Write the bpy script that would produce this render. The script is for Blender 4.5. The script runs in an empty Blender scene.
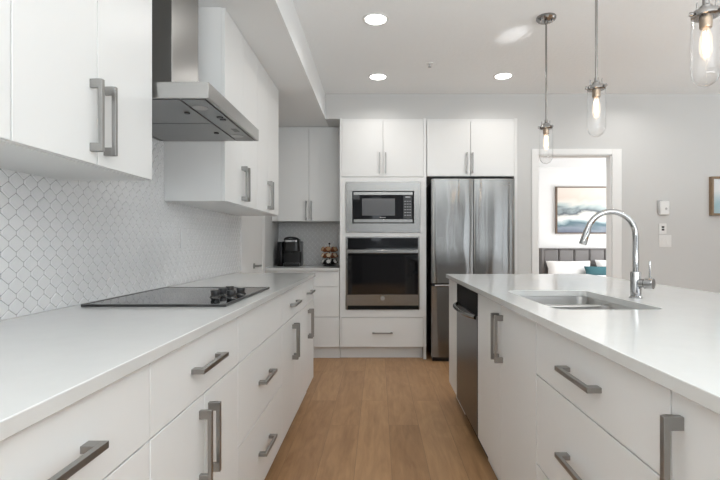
import bpy, bmesh, math, random
from mathutils import Vector, Matrix

random.seed(7)
S = bpy.context.scene
COL = S.collection

# ------------------------------------------------------------------ camera
cam_d = bpy.data.cameras.new('camera')
cam = bpy.data.objects.new('camera', cam_d)
COL.objects.link(cam)
cam.location = (0, 0, 1.165)
cam.rotation_euler = (math.pi / 2, 0, 0)
cam_d.sensor_width = 36
cam_d.lens = 23.0
cam_d.shift_x = -0.025
cam_d.shift_y = 0.0049
cam_d.clip_start = 0.02
S.camera = cam

# ------------------------------------------------------------------ world, light, exposure
world = bpy.data.worlds.new('world')
S.world = world
world.use_nodes = True
bg = world.node_tree.nodes['Background']
bg.inputs['Color'].default_value = (0.86, 0.93, 1.0, 1)
bg.inputs['Strength'].default_value = 2.6

S.view_settings.view_transform = 'Standard'
S.view_settings.look = 'None'
S.view_settings.gamma = 1
S.view_settings.use_curve_mapping = False
S.view_settings.exposure = 0.17


def area(name, loc, rot, sx, sy, power, color=(1, 1, 1)):
    d = bpy.data.lights.new(name, 'AREA')
    d.shape = 'RECTANGLE'
    d.size = sx
    d.size_y = sy
    d.energy = power
    d.color = color
    o = bpy.data.objects.new(name, d)
    o.location = loc
    o.rotation_euler = rot
    COL.objects.link(o)
    return o


# daylight through the windows (right side wall, wall behind the camera, bedroom)
# recessed can lights: the three in view, plus extra ones added as fill
for lx, ly in ((-0.015, 3.10), (0.0, 4.17), (1.13, 4.15), (2.4, 4.15), (2.6, 2.6)):
    d = bpy.data.lights.new('can_and_fill_light', 'AREA')
    d.shape = 'DISK'
    d.size = 0.13
    d.energy = 2.9
    d.spread = math.radians(150)
    d.color = (1.0, 0.97, 0.93)
    o = bpy.data.objects.new('can_and_fill_light', d)
    o.location = (lx, ly, 2.668)
    COL.objects.link(o)
# unseen fill lights added out of frame, facing up to brighten the ceiling
area('ceiling_fill', (1.3, -2.2, 1.0), (math.radians(180), 0, 0), 3.2, 3.0, 340, (0.89, 0.955, 0.99))
area('ceiling_fill', (4.1, 1.9, 1.35), (math.radians(180), 0, 0), 1.8, 2.6, 36, (0.89, 0.955, 0.99))
area('daylight_bedroom', (6.35, 7.0, 1.5), (0, math.radians(90), 0), 1.9, 2.6, 110, (0.98, 0.99, 1.0))

# sun glint thrown up to the ceiling near the pendants
d = bpy.data.lights.new('sun_glint', 'SPOT')
d.energy = 95
d.spot_size = math.radians(6.5)
d.spot_blend = 1.0
d.shadow_soft_size = 0.01
o = bpy.data.objects.new('sun_glint', d)
o.location = (1.42, 1.75, 0.97)
o.rotation_euler = (Vector((0.99, 3.34, 2.68)) - Vector(o.location)).to_track_quat('-Z', 'Y').to_euler()
COL.objects.link(o)

# ------------------------------------------------------------------ materials
MAT = {}


def new_mat(name):
    m = bpy.data.materials.new(name)
    m.use_nodes = True
    MAT[name] = m
    return m, m.node_tree.nodes, m.node_tree.links, m.node_tree.nodes['Principled BSDF']


def noise_bump(m, N, L, b, scale, strength, dist=0.001, stretch=None, detail=3):
    tc = N.new('ShaderNodeTexCoord')
    mp = N.new('ShaderNodeMapping')
    if stretch:
        mp.inputs['Scale'].default_value = stretch
    nz = N.new('ShaderNodeTexNoise')
    nz.inputs['Scale'].default_value = scale
    nz.inputs['Detail'].default_value = detail
    bp = N.new('ShaderNodeBump')
    bp.inputs['Strength'].default_value = strength
    bp.inputs['Distance'].default_value = dist
    L.new(tc.outputs['Object'], mp.inputs['Vector'])
    L.new(mp.outputs[0], nz.inputs['Vector'])
    L.new(nz.outputs['Fac'], bp.inputs['Height'])
    L.new(bp.outputs[0], b.inputs['Normal'])
    return nz


def simple(name, col, rough=0.5, metal=0.0, bump=None, aniso=0, coat=0, spec=0.5, var=0.0, vscale=6):
    m, N, L, b = new_mat(name)
    b.inputs['Base Color'].default_value = (*col, 1)
    b.inputs['Roughness'].default_value = rough
    b.inputs['Metallic'].default_value = metal
    b.inputs['Specular IOR Level'].default_value = spec
    b.inputs['Coat Weight'].default_value = coat
    b.inputs['Coat Roughness'].default_value = 0.05
    if aniso:
        b.inputs['Anisotropic'].default_value = aniso
    if bump:
        noise_bump(m, N, L, b, *bump)
    if var:
        tc = N.new('ShaderNodeTexCoord')
        nz = N.new('ShaderNodeTexNoise')
        nz.inputs['Scale'].default_value = vscale
        nz.inputs['Detail'].default_value = 5
        mx = N.new('ShaderNodeMix')
        mx.data_type = 'RGBA'
        mx.inputs[6].default_value = (*[c * (1 - var) for c in col], 1)
        mx.inputs[7].default_value = (*[min(1, c * (1 + var)) for c in col], 1)
        L.new(tc.outputs['Object'], nz.inputs['Vector'])
        L.new(nz.outputs['Fac'], mx.inputs[0])
        L.new(mx.outputs[2], b.inputs['Base Color'])
    return m


simple('wall_paint', (0.60, 0.60, 0.592), 0.75, bump=(180, 0.15, 0.0006))
simple('dark_unseen_wall', (0.10, 0.10, 0.105), 0.8)  # unseen wall made dark so glass and steel reflect less light
simple('bedroom_paint', (0.80, 0.80, 0.79), 0.8)
simple('ceiling_paint', (0.90, 0.915, 0.92), 0.9, bump=(38, 0.7, 0.006, None, 6))
simple('bulkhead_paint', (0.82, 0.83, 0.83), 0.85, bump=(120, 0.2, 0.001))
simple('trim_white', (0.80, 0.80, 0.79), 0.4)
simple('cabinet_white', (0.77, 0.77, 0.76), 0.33, bump=(30, 0.03, 0.0005))
simple('carcass_white', (0.74, 0.74, 0.73), 0.45)
simple('quartz', (0.66, 0.66, 0.645), 0.13, var=0.035, vscale=14)
simple('tile_white', (0.78, 0.78, 0.785), 0.12, coat=0.4)
simple('grout', (0.42, 0.42, 0.42), 0.8)
simple('tile_grey', (0.70, 0.69, 0.68), 0.12, coat=0.4)
simple('grout_light', (0.88, 0.88, 0.87), 0.8)
simple('nickel', (0.34, 0.335, 0.325), 0.32, 1.0, bump=(20, 0.05, 0.0004, (1, 1, 60)))
simple('chrome', (0.46, 0.46, 0.46), 0.07, 1.0)
simple('lamp_nickel', (0.32, 0.31, 0.30), 0.2, 1.0)
simple('brass', (0.36, 0.27, 0.19), 0.3, 1.0)
simple('steel', (0.25, 0.245, 0.235), 0.24, 1.0, bump=(8, 0.05, 0.0005, (1, 1, 90)), aniso=0.4)
simple('sink_steel', (0.58, 0.57, 0.555), 0.28, 1.0, bump=(12, 0.08, 0.0006, (60, 1, 1)))
simple('hood_steel', (0.38, 0.375, 0.365), 0.28, 1.0, bump=(10, 0.012, 0.0004, (1, 70, 1)))
simple('filter_steel', (0.26, 0.26, 0.258), 0.32, 1.0, bump=(10, 0.04, 0.0004, (1, 70, 1)))
simple('dark_steel', (0.08, 0.08, 0.083), 0.28, 1.0, bump=(10, 0.05, 0.0004, (1, 60, 1)))
simple('black_glass', (0.004, 0.004, 0.005), 0.04, spec=0.35)
simple('cooktop_glass', (0.012, 0.012, 0.013), 0.05, spec=0.4)
simple('oven_window', (0.008, 0.008, 0.009), 0.06, spec=0.35)
simple('microwave_window', (0.075, 0.075, 0.078), 0.25)
simple('black_plastic', (0.012, 0.012, 0.013), 0.3)
simple('black_matte', (0.005, 0.005, 0.005), 0.7, spec=0.2)
simple('grey_print', (0.35, 0.35, 0.36), 0.5)
simple('plastic_white', (0.78, 0.78, 0.77), 0.35)
simple('grey_plastic', (0.42, 0.42, 0.42), 0.4)
simple('headboard_fabric', (0.20, 0.19, 0.186), 0.9, bump=(300, 0.3, 0.001))
simple('bed_linen', (0.86, 0.86, 0.86), 0.9, bump=(6, 0.4, 0.02))
simple('pillow_cotton', (0.86, 0.845, 0.83), 0.9, bump=(9, 0.4, 0.01))
simple('teal_velvet', (0.045, 0.13, 0.15), 0.85, bump=(14, 0.4, 0.01))
simple('frame_wood', (0.24, 0.165, 0.10), 0.5, var=0.25, vscale=20)
simple('dark_frame_wood', (0.13, 0.085, 0.055), 0.5)
simple('pod_tan', (0.50, 0.33, 0.18), 0.5)
simple('pod_copper', (0.36, 0.13, 0.055), 0.4)
simple('pod_white', (0.70, 0.66, 0.60), 0.5)
simple('pod_foil_cream', (0.75, 0.62, 0.45), 0.35)
simple('pod_foil_white', (0.80, 0.78, 0.75), 0.35)
simple('pod_black', (0.02, 0.02, 0.02), 0.4)
simple('wire_black', (0.02, 0.02, 0.02), 0.35, 0.6)


def emit(name, col, strength):
    m, N, L, b = new_mat(name)
    b.inputs['Base Color'].default_value = (*col, 1)
    b.inputs['Emission Color'].default_value = (*col, 1)
    b.inputs['Emission Strength'].default_value = strength


emit('diffuser', (1.0, 0.98, 0.95), 9)
emit('filament', (1.0, 0.72, 0.46), 22)
emit('led', (0.9, 0.95, 1.0), 1.2)


def glass(name, col, rough=0.0, ior=1.45):
    m, N, L, b = new_mat(name)
    b.inputs['Base Color'].default_value = (*col, 1)
    b.inputs['Roughness'].default_value = rough
    b.inputs['Transmission Weight'].default_value = 1.0
    b.inputs['IOR'].default_value = ior
    return m


glass('window_glass', (0.98, 0.98, 0.98))
def thin_glass(name, base, edge, tint, em=None):
    """a sheet of clear glass: see-through, mirror-like towards grazing angles"""
    m, N, L, b = new_mat(name)
    out = N['Material Output']
    N.remove(b)
    tr = N.new('ShaderNodeBsdfTransparent')
    tr.inputs[0].default_value = (*tint, 1)
    gl = N.new('ShaderNodeBsdfGlossy')
    gl.inputs['Roughness'].default_value = 0.02
    lw = N.new('ShaderNodeLayerWeight')
    lw.inputs[0].default_value = 0.5
    pw = N.new('ShaderNodeMath'); pw.operation = 'POWER'; pw.inputs[1].default_value = 3.5
    ml = N.new('ShaderNodeMath'); ml.operation = 'MULTIPLY_ADD'; ml.inputs[1].default_value = edge; ml.inputs[2].default_value = base
    mx = N.new('ShaderNodeMixShader')
    L.new(lw.outputs['Facing'], pw.inputs[0]); L.new(pw.outputs[0], ml.inputs[0])
    L.new(ml.outputs[0], mx.inputs[0]); L.new(tr.outputs[0], mx.inputs[1]); L.new(gl.outputs[0], mx.inputs[2])
    last = mx
    if em:
        e = N.new('ShaderNodeEmission'); e.inputs[0].default_value = (*em[0], 1); e.inputs[1].default_value = em[1]
        ad = N.new('ShaderNodeAddShader')
        L.new(mx.outputs[0], ad.inputs[0]); L.new(e.outputs[0], ad.inputs[1])
        last = ad
    L.new(last.outputs[0], out.inputs[0])
    return m


thin_glass('clear_glass', 0.06, 1.2, (0.985, 0.985, 0.985))
thin_glass('bulb_glass', 0.04, 0.4, (1.0, 0.97, 0.93), ((1.0, 0.80, 0.60), 0.22))
# fridge steel: gently waved sheet metal
for nm, amp in (('fridge_steel_waved', 0.5), ('fridge_steel', 0.16)):
    m, N, L, b = new_mat(nm)
    b.inputs['Base Color'].default_value = (0.21, 0.207, 0.20, 1)
    b.inputs['Metallic'].default_value = 1
    b.inputs['Roughness'].default_value = 0.13
    b.inputs['Anisotropic'].default_value = 0.92
    b.inputs['Anisotropic Rotation'].default_value = 0.25
    tg = N.new('ShaderNodeTangent')
    tg.direction_type = 'RADIAL'
    tg.axis = 'Z'
    L.new(tg.outputs[0], b.inputs['Tangent'])
    tc = N.new('ShaderNodeTexCoord')
    mp = N.new('ShaderNodeMapping')
    mp.inputs['Scale'].default_value = (7, 1, 1.3)
    nz = N.new('ShaderNodeTexNoise')
    nz.inputs['Scale'].default_value = 1.0
    nz.inputs['Detail'].default_value = 1.0
    bp = N.new('ShaderNodeBump')
    bp.inputs['Strength'].default_value = amp
    bp.inputs['Distance'].default_value = 0.012
    L.new(tc.outputs['Object'], mp.inputs[0])
    L.new(mp.outputs[0], nz.inputs['Vector'])
    L.new(nz.outputs['Fac'], bp.inputs['Height'])
    L.new(bp.outputs[0], b.inputs['Normal'])

# oak floor planks
m, N, L, b = new_mat('oak_floor')
tc = N.new('ShaderNodeTexCoord')
mp = N.new('ShaderNodeMapping')
mp.inputs['Rotation'].default_value = (0, 0, math.radians(90))
mp.inputs['Location'].default_value = (0.35, 0.06, 0)
br = N.new('ShaderNodeTexBrick')
br.offset = 0.37
br.offset_frequency = 2
br.squash = 1.0
br.inputs['Color1'].default_value = (0.0, 0.0, 0.0, 1)
br.inputs['Color2'].default_value = (1, 1, 1, 1)
br.inputs['Mortar'].default_value = (0.5, 0.5, 0.5, 1)
br.inputs['Scale'].default_value = 1.0
br.inputs['Mortar Size'].default_value = 0.0012
br.inputs['Mortar Smooth'].default_value = 0.0
br.inputs['Brick Width'].default_value = 1.25
br.inputs['Row Height'].default_value = 0.19
L.new(tc.outputs['Object'], mp.inputs[0])
L.new(mp.outputs[0], br.inputs['Vector'])
ramp = N.new('ShaderNodeValToRGB')
ramp.color_ramp.elements[0].color = (0.235, 0.115, 0.046, 1)
ramp.color_ramp.elements[1].color = (0.52, 0.31, 0.155, 1)
# grain offset per plank
add = N.new('ShaderNodeVectorMath')
add.operation = 'MULTIPLY_ADD'
add.inputs[1].default_value = (1, 1, 1)
sep = N.new('ShaderNodeVectorMath')
sep.operation = 'SCALE'
sep.inputs['Scale'].default_value = 7.0
L.new(br.outputs['Color'], sep.inputs[0])
L.new(mp.outputs[0], add.inputs[0])
L.new(sep.outputs[0], add.inputs[2])
mp2 = N.new('ShaderNodeMapping')
mp2.inputs['Scale'].default_value = (1.6, 22, 1)
L.new(add.outputs[0], mp2.inputs[0])
g1 = N.new('ShaderNodeTexNoise')
g1.inputs['Scale'].default_value = 2.0
g1.inputs['Detail'].default_value = 8
g1.inputs['Roughness'].default_value = 0.62
g1.inputs['Distortion'].default_value = 0.5
L.new(mp2.outputs[0], g1.inputs['Vector'])
mp3 = N.new('ShaderNodeMapping')
mp3.inputs['Scale'].default_value = (1.2, 5, 1)
L.new(add.outputs[0], mp3.inputs[0])
g2 = N.new('ShaderNodeTexNoise')
g2.inputs['Scale'].default_value = 1.7
g2.inputs['Detail'].default_value = 3
g2.inputs['Distortion'].default_value = 2.6
L.new(mp3.outputs[0], g2.inputs['Vector'])
a1 = N.new('ShaderNodeMath'); a1.operation = 'MULTIPLY'; a1.inputs[1].default_value = 0.42
a2 = N.new('ShaderNodeMath'); a2.operation = 'MULTIPLY_ADD'; a2.inputs[1].default_value = 0.75
a3 = N.new('ShaderNodeMath'); a3.operation = 'MULTIPLY_ADD'; a3.inputs[1].default_value = 0.75
L.new(br.outputs['Color'], a1.inputs[0])
L.new(g1.outputs['Fac'], a2.inputs[0]); L.new(a1.outputs[0], a2.inputs[2])
L.new(g2.outputs['Fac'], a3.inputs[0]); L.new(a2.outputs[0], a3.inputs[2])
a4 = N.new('ShaderNodeMath'); a4.operation = 'SUBTRACT'; a4.inputs[1].default_value = 0.46
L.new(a3.outputs[0], a4.inputs[0])
L.new(a4.outputs[0], ramp.inputs[0])
dk = N.new('ShaderNodeMix'); dk.data_type = 'RGBA'
dk.inputs[7].default_value = (0.16, 0.09, 0.045, 1)
dm = N.new('ShaderNodeMath'); dm.operation = 'MULTIPLY'; dm.inputs[1].default_value = 0.7
L.new(br.outputs['Fac'], dm.inputs[0])
L.new(dm.outputs[0], dk.inputs[0])
L.new(ramp.outputs[0], dk.inputs[6])
L.new(dk.outputs[2], b.inputs['Base Color'])
b.inputs['Roughness'].default_value = 0.42
bp = N.new('ShaderNodeBump'); bp.inputs['Strength'].default_value = 0.1; bp.inputs['Distance'].default_value = 0.002
L.new(g1.outputs['Fac'], bp.inputs['Height'])
L.new(bp.outputs[0], b.inputs['Normal'])


def painting(name, stops, freq, warp, seed):
    m, N, L, b = new_mat(name)
    tc = N.new('ShaderNodeTexCoord')
    sp = N.new('ShaderNodeSeparateXYZ')
    L.new(tc.outputs['Object'], sp.inputs[0])
    mp = N.new('ShaderNodeMapping')
    mp.inputs['Location'].default_value = (seed, 0, seed)
    mp.inputs['Scale'].default_value = freq
    nz = N.new('ShaderNodeTexNoise'); nz.inputs['Scale'].default_value = 1.0; nz.inputs['Detail'].default_value = 4
    nz.inputs['Distortion'].default_value = 0.8
    L.new(tc.outputs['Object'], mp.inputs[0]); L.new(mp.outputs[0], nz.inputs['Vector'])
    ma = N.new('ShaderNodeMath'); ma.operation = 'MULTIPLY_ADD'; ma.inputs[1].default_value = warp
    mc = N.new('ShaderNodeMath'); mc.operation = 'ADD'; mc.inputs[1].default_value = 0.5 - warp / 2
    L.new(nz.outputs['Fac'], ma.inputs[0]); L.new(sp.outputs['Z'], ma.inputs[2])
    L.new(ma.outputs[0], mc.inputs[0])
    r = N.new('ShaderNodeValToRGB')
    els = r.color_ramp.elements
    els[0].position, els[0].color = stops[0][0], (*stops[0][1], 1)
    els[1].position, els[1].color = stops[-1][0], (*stops[-1][1], 1)
    for p, c in stops[1:-1]:
        e = els.new(p); e.color = (*c, 1)
    L.new(mc.outputs[0], r.inputs[0])
    L.new(r.outputs[0], b.inputs['Base Color'])
    b.inputs['Roughness'].default_value = 0.7


painting('seascape_paint', [(0.0, (0.12, 0.14, 0.20)), (0.13, (0.24, 0.28, 0.33)), (0.20, (0.10, 0.17, 0.20)),
                            (0.27, (0.40, 0.50, 0.52)), (0.34, (0.75, 0.74, 0.72)), (0.43, (0.70, 0.70, 0.66)),
                            (0.49, (0.10, 0.12, 0.14)), (0.56, (0.42, 0.50, 0.50)), (0.64, (0.70, 0.66, 0.60)),
                            (0.72, (0.66, 0.58, 0.51)), (1.0, (0.74, 0.69, 0.63))], (1.6, 1, 2.6), 0.42, 3.1)
painting('beach_paint', [(0.1, (0.55, 0.60, 0.62)), (0.40, (0.35, 0.52, 0.58)), (0.55, (0.72, 0.75, 0.76)),
                         (0.9, (0.66, 0.72, 0.78))], (3, 1, 3), 0.3, 1.0)


# ------------------------------------------------------------------ mesh helpers
def bx(bm, x0, x1, y0, y1, z0, z1):
    x0, x1 = min(x0, x1), max(x0, x1)
    y0, y1 = min(y0, y1), max(y0, y1)
    z0, z1 = min(z0, z1), max(z0, z1)
    v = [bm.verts.new(p) for p in ((x0, y0, z0), (x1, y0, z0), (x1, y1, z0), (x0, y1, z0),
                                   (x0, y0, z1), (x1, y0, z1), (x1, y1, z1), (x0, y1, z1))]
    for f in ((3, 2, 1, 0), (4, 5, 6, 7), (0, 1, 5, 4), (1, 2, 6, 5), (2, 3, 7, 6), (3, 0, 4, 7)):
        bm.faces.new([v[i] for i in f])


def frame_of(d):
    d = Vector(d).normalized()
    a = Vector((0, 0, 1)) if abs(d.z) < 0.9 else Vector((1, 0, 0))
    u = d.cross(a).normalized()
    return u, d.cross(u).normalized()


def tube(bm, pts, r, n=16, cap=True):
    pts = [Vector(p) for p in pts]
    rs = r if isinstance(r, (list, tuple)) else [r] * len(pts)
    rings = []
    d0 = (pts[1] - pts[0]).normalized()
    u, w = frame_of(d0)
    for i, p in enumerate(pts):
        if i == 0:
            d = d0
        elif i == len(pts) - 1:
            d = (pts[i] - pts[i - 1]).normalized()
        else:
            d = ((pts[i + 1] - pts[i]).normalized() + (pts[i] - pts[i - 1]).normalized()).normalized()
        u = (u - d * u.dot(d)).normalized()
        w = d.cross(u)
        rings.append([bm.verts.new(p + (u * math.cos(2 * math.pi * k / n) + w * math.sin(2 * math.pi * k / n)) * rs[i])
                      for k in range(n)])
    for a, b_ in zip(rings, rings[1:]):
        for k in range(n):
            bm.faces.new((a[k], a[(k + 1) % n], b_[(k + 1) % n], b_[k]))
    if cap:
        bm.faces.new(rings[0][::-1])
        bm.faces.new(rings[-1])


def lathe(bm, c, prof, n=28, axis=(0, 0, 1)):
    """prof: list of (radius, height) along the axis from c; radius 0 closes."""
    c = Vector(c)
    ax = Vector(axis).normalized()
    u, w = frame_of(ax)
    rings = []
    for r, h in prof:
        p = c + ax * h
        if r < 1e-6:
            rings.append([bm.verts.new(p)])
        else:
            rings.append([bm.verts.new(p + (u * math.cos(2 * math.pi * k / n) + w * math.sin(2 * math.pi * k / n)) * r)
                          for k in range(n)])
    for a, b_ in zip(rings, rings[1:]):
        for k in range(n):
            k2 = (k + 1) % n
            if len(a) == 1 and len(b_) == 1:
                continue
            if len(a) == 1:
                bm.faces.new((a[0], b_[k], b_[k2]))
            elif len(b_) == 1:
                bm.faces.new((a[k], b_[0], a[k2]))
            else:
                bm.faces.new((a[k], b_[k], b_[k2], a[k2]))


def rrect(x0, x1, y0, y1, r, n=6):
    out = []
    for cx, cy, a0 in ((x1 - r, y1 - r, 0), (x0 + r, y1 - r, 90), (x0 + r, y0 + r, 180), (x1 - r, y0 + r, 270)):
        for k in range(n + 1):
            a = math.radians(a0 + 90 * k / n)
            out.append((cx + r * math.cos(a), cy + r * math.sin(a)))
    return out


def loft(bm, loops, cap0=True, cap1=True):
    rings = [[bm.verts.new(p) for p in lp] for lp in loops]
    n = len(rings[0])
    for a, b_ in zip(rings, rings[1:]):
        for k in range(n):
            bm.faces.new((a[k], a[(k + 1) % n], b_[(k + 1) % n], b_[k]))
    if cap0:
        bm.faces.new(rings[0][::-1])
    if cap1:
        bm.faces.new(rings[-1])


ORG = {}


def obj(name, bm, mat, parent=None, bevel=0, smooth=None, seg=2):
    bmesh.ops.recalc_face_normals(bm, faces=bm.faces)
    vs = [v.co for v in bm.verts]
    mn = Vector((min(v.x for v in vs), min(v.y for v in vs), min(v.z for v in vs)))
    mx = Vector((max(v.x for v in vs), max(v.y for v in vs), max(v.z for v in vs)))
    c = Vector(((mn.x + mx.x) / 2, (mn.y + mx.y) / 2, (mn.z + mx.z) / 2 if parent else mn.z))
    for v in bm.verts:
        v.co -= c
    me = bpy.data.meshes.new(name)
    bm.to_mesh(me)
    bm.free()
    me.materials.append(MAT[mat] if isinstance(mat, str) else mat)
    o = bpy.data.objects.new(name, me)
    COL.objects.link(o)
    if parent:
        o.parent = parent
        o.location = c - ORG[parent.name]
    else:
        o.location = c
    ORG[o.name] = c
    if bevel:
        md = o.modifiers.new('bevel', 'BEVEL')
        md.width = bevel
        md.segments = seg
        md.limit_method = 'ANGLE'
        md.angle_limit = math.radians(40)
    if smooth or (smooth is None and bevel):
        for p in me.polygons:
            p.use_smooth = True
        try:
            me.set_sharp_from_angle(angle=math.radians(35))
        except Exception:
            pass
    return o


def tag(o, label, cat, group=None, kind=None):
    o['label'] = label
    o['category'] = cat
    if group:
        o['group'] = group
    if kind:
        o['kind'] = kind
    return o


def thing(name, label, cat, loc, group=None):
    o = bpy.data.objects.new(name, None)
    COL.objects.link(o)
    o.location = loc
    o.empty_display_size = 0.1
    ORG[o.name] = Vector(loc)
    return tag(o, label, cat, group)


def struct(name, bm, mat, **k):
    o = obj(name, bm, mat, **k)
    o['kind'] = 'structure'
    return o


def BM():
    return bmesh.new()


def boxbm(*a):
    bm = BM()
    bx(bm, *a)
    return bm


# ------------------------------------------------------------------ room shell
XW = -1.146      # left wall
YB = 4.65        # back wall face
YN = 5.30        # back of the cabinet niche
ZC = 2.68        # ceiling
ZB = 2.425        # bulkhead underside
XR = 5.20
YF = -4.0

struct('floor', boxbm(-1.40, 6.6, YF - 0.15, 9.35, -0.05, 0.0), 'oak_floor')
struct('ceiling', boxbm(-1.40, 6.6, YF - 0.15, 9.35, ZC, ZC + 0.08), 'ceiling_paint')
struct('wall_left', boxbm(XW - 0.12, XW, YF, 5.45, 0, ZC), 'wall_paint')
# unseen wall behind the camera: window opening, plus slits added for streak reflections
bm = BM()
xs = [(-0.17, 0.08), (1.55, 1.64), (1.84, 1.90), (2.06, 2.14), (2.46, 2.54), (3.3, 5.0)]
px_ = XW - 0.12
for a_, b_ in xs:
    bx(bm, px_, a_, YF - 0.12, YF, 0.2, 2.5)
    px_ = b_
bx(bm, px_, XR + 0.12, YF - 0.12, YF, 0.2, 2.5)
bx(bm, -0.17, 0.08, YF - 0.12, YF, 0.2, 1.25)
bx(bm, XW - 0.12, XR + 0.12, YF - 0.12, YF, 0, 0.2)
bx(bm, XW - 0.12, XR + 0.12, YF - 0.12, YF, 2.5, ZC)
struct('wall_front', bm, 'dark_unseen_wall')
bm = BM()
bx(bm, XR, XR + 0.12, YF, -2.7, 0, ZC)
bx(bm, XR, XR + 0.12, -1.3, YB, 0, ZC)
bx(bm, XR, XR + 0.12, -2.7, -1.3, 0, 0.35)
bx(bm, XR, XR + 0.12, -2.7, -1.3, 2.5, ZC)
struct('wall_right', bm, 'wall_paint')
# back wall: right of the cabinets, doorway, header over the niche, back of the niche
DX0, DX1, DZ = 1.615, 2.363, 2.06
bm = BM()
bx(bm, 1.408, DX0, YB, YB + 0.07, 0, ZC)
bx(bm, DX1, XR + 0.12, YB, YB + 0.07, 0, ZC)
bx(bm, DX0, DX1, YB, YB + 0.07, DZ, ZC)
bx(bm, -0.532, 1.408, YB, YN, ZB, ZC)
bx(bm, XW, 1.408, YN, YN + 0.12, 0, ZC)
bx(bm, 1.408, 1.528, YB + 0.07, YN + 0.12, 0, ZC)
struct('wall_back', bm, 'wall_paint')
struct('trim_1', boxbm(XW, -0.532, YF, YN, ZB, ZC), 'bulkhead_paint')
# bedroom
bm = BM()
bx(bm, 1.4, 6.6, 9.15, 9.30, 0, ZC)
bx(bm, 6.45, 6.6, YB + 0.07, 5.6, 0, ZC)
bx(bm, 6.45, 6.6, 8.4, 9.15, 0, ZC)
bx(bm, 6.45, 6.6, 5.6, 8.4, 0, 0.5)
bx(bm, 6.45, 6.6, 5.6, 8.4, 2.5, ZC)
bx(bm, 1.408, 1.528, YN + 0.12, 9.15, 0, ZC)
bx(bm, 1.528, 6.45, YB + 0.071, YB + 0.09, DZ + 0.03, ZC)
bx(bm, 1.528, DX0 - 0.02, YB + 0.071, YB + 0.09, 0, DZ + 0.03)
bx(bm, DX1 + 0.02, 6.45, YB + 0.071, YB + 0.09, 0, DZ + 0.03)
struct('wall_bedroom', bm, 'bedroom_paint')

# doorway casing
bm = BM()
bx(bm, DX0 - 0.062, DX0, YB - 0.014, YB - 0.0005, 0, DZ + 0.06)
bx(bm, DX1, DX1 + 0.095, YB - 0.014, YB - 0.0005, 0, DZ + 0.06)
bx(bm, DX0, DX1, YB - 0.014, YB - 0.0005, DZ, DZ + 0.06)
bx(bm, DX0, DX0 + 0.012, YB - 0.0005, YB + 0.092, 0, DZ)
bx(bm, DX1 - 0.012, DX1, YB - 0.0005, YB + 0.092, 0, DZ)
bx(bm, DX0 + 0.012, DX1 - 0.012, YB - 0.0005, YB + 0.092, DZ - 0.012, DZ)
struct('trim_2', bm, 'trim_white', bevel=0.003)

# pantry door in the left wall, beyond the end of the counter
d1 = obj('door_1', boxbm(XW + 0.0005, XW + 0.012, 3.872, 4.519, 0.01, 2.05), 'trim_white', bevel=0.002)
d1['kind'] = 'structure'
bm = BM()
lathe(bm, (XW + 0.012, 4.20, 0.96), [(0.0, 0), (0.026, 0), (0.026, 0.006), (0.010, 0.010), (0.009, 0.04), (0.0, 0.04)], 20, (1, 0, 0))
bx(bm, XW + 0.046, XW + 0.060, 4.19, 4.30, 0.952, 0.968)
obj('door_handle', bm, 'nickel', d1)
bm = BM()
bx(bm, XW + 0.0005, XW + 0.018, 3.803, 3.871, 0, 2.12)
bx(bm, XW + 0.0005, XW + 0.018, 4.520, 4.600, 0, 2.12)
bx(bm, XW + 0.0005, XW + 0.018, 3.871, 4.520, 2.055, 2.12)
struct('trim_3', bm, 'trim_white', bevel=0.003)

bm = BM()
bx(bm, 1.412, DX0 - 0.063, YB - 0.012, YB - 0.0005, 0.0005, 0.10)
bx(bm, DX1 + 0.096, XR, YB - 0.012, YB - 0.0005, 0.0005, 0.10)
struct('baseboard_back', bm, 'trim_white', bevel=0.002)


# windows behind the camera and on the right: frames, mullions and panes
def window(name, axis, c, a0, a1, z0, z1, nm):
    bm = BM()
    t = 0.045

    def bar(u0, u1, w0, w1):
        if axis == 'y':
            bx(bm, u0, u1, c - 0.04, c + 0.04, w0, w1)
        else:
            bx(bm, c - 0.04, c + 0.04, u0, u1, w0, w1)
    bar(a0, a1, z0, z0 + t)
    bar(a0, a1, z1 - t, z1)
    for k in range(nm + 1):
        u = a0 + (a1 - a0 - t) * k / nm
        bar(u, u + t, z0 + t, z1 - t)
    o = obj(name, bm, 'trim_white', bevel=0.002)
    o['kind'] = 'structure'
    bm = BM()
    if axis == 'y':
        bx(bm, a0 + t, a1 - t, c - 0.003, c + 0.003, z0 + t, z1 - t)
    else:
        bx(bm, c - 0.003, c + 0.003, a0 + t, a1 - t, z0 + t, z1 - t)
    obj('window_pane', bm, 'clear_glass', o)


window('window_1', 'y', YF - 0.06, 3.301, 4.999, 0.201, 2.499, 2)
window('window_2', 'x', XR + 0.07, -2.699, -1.301, 0.351, 2.499, 3)
window('window_3', 'x', 6.54, 5.601, 8.399, 0.501, 2.499, 3)


# ------------------------------------------------------------------ cabinetry helpers
class Face:
    """maps (u along the face, z up, w outwards) to world"""
    def __init__(s, kind, pos):
        s.k, s.p = kind, pos

    def P(s, u, z, w):
        if s.k == 'L':
            return (s.p + w, u, z)
        if s.k == 'I':
            return (s.p - w, u, z)
        return (u, s.p - w, z)

    def box(s, bm, u0, u1, z0, z1, w0, w1):
        a, b_ = s.P(u0, z0, w0), s.P(u1, z1, w1)
        bx(bm, a[0], b_[0], a[1], b_[1], a[2], b_[2])

    def bb(s, *a):
        bm = BM()
        s.box(bm, *a)
        return bm


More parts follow.
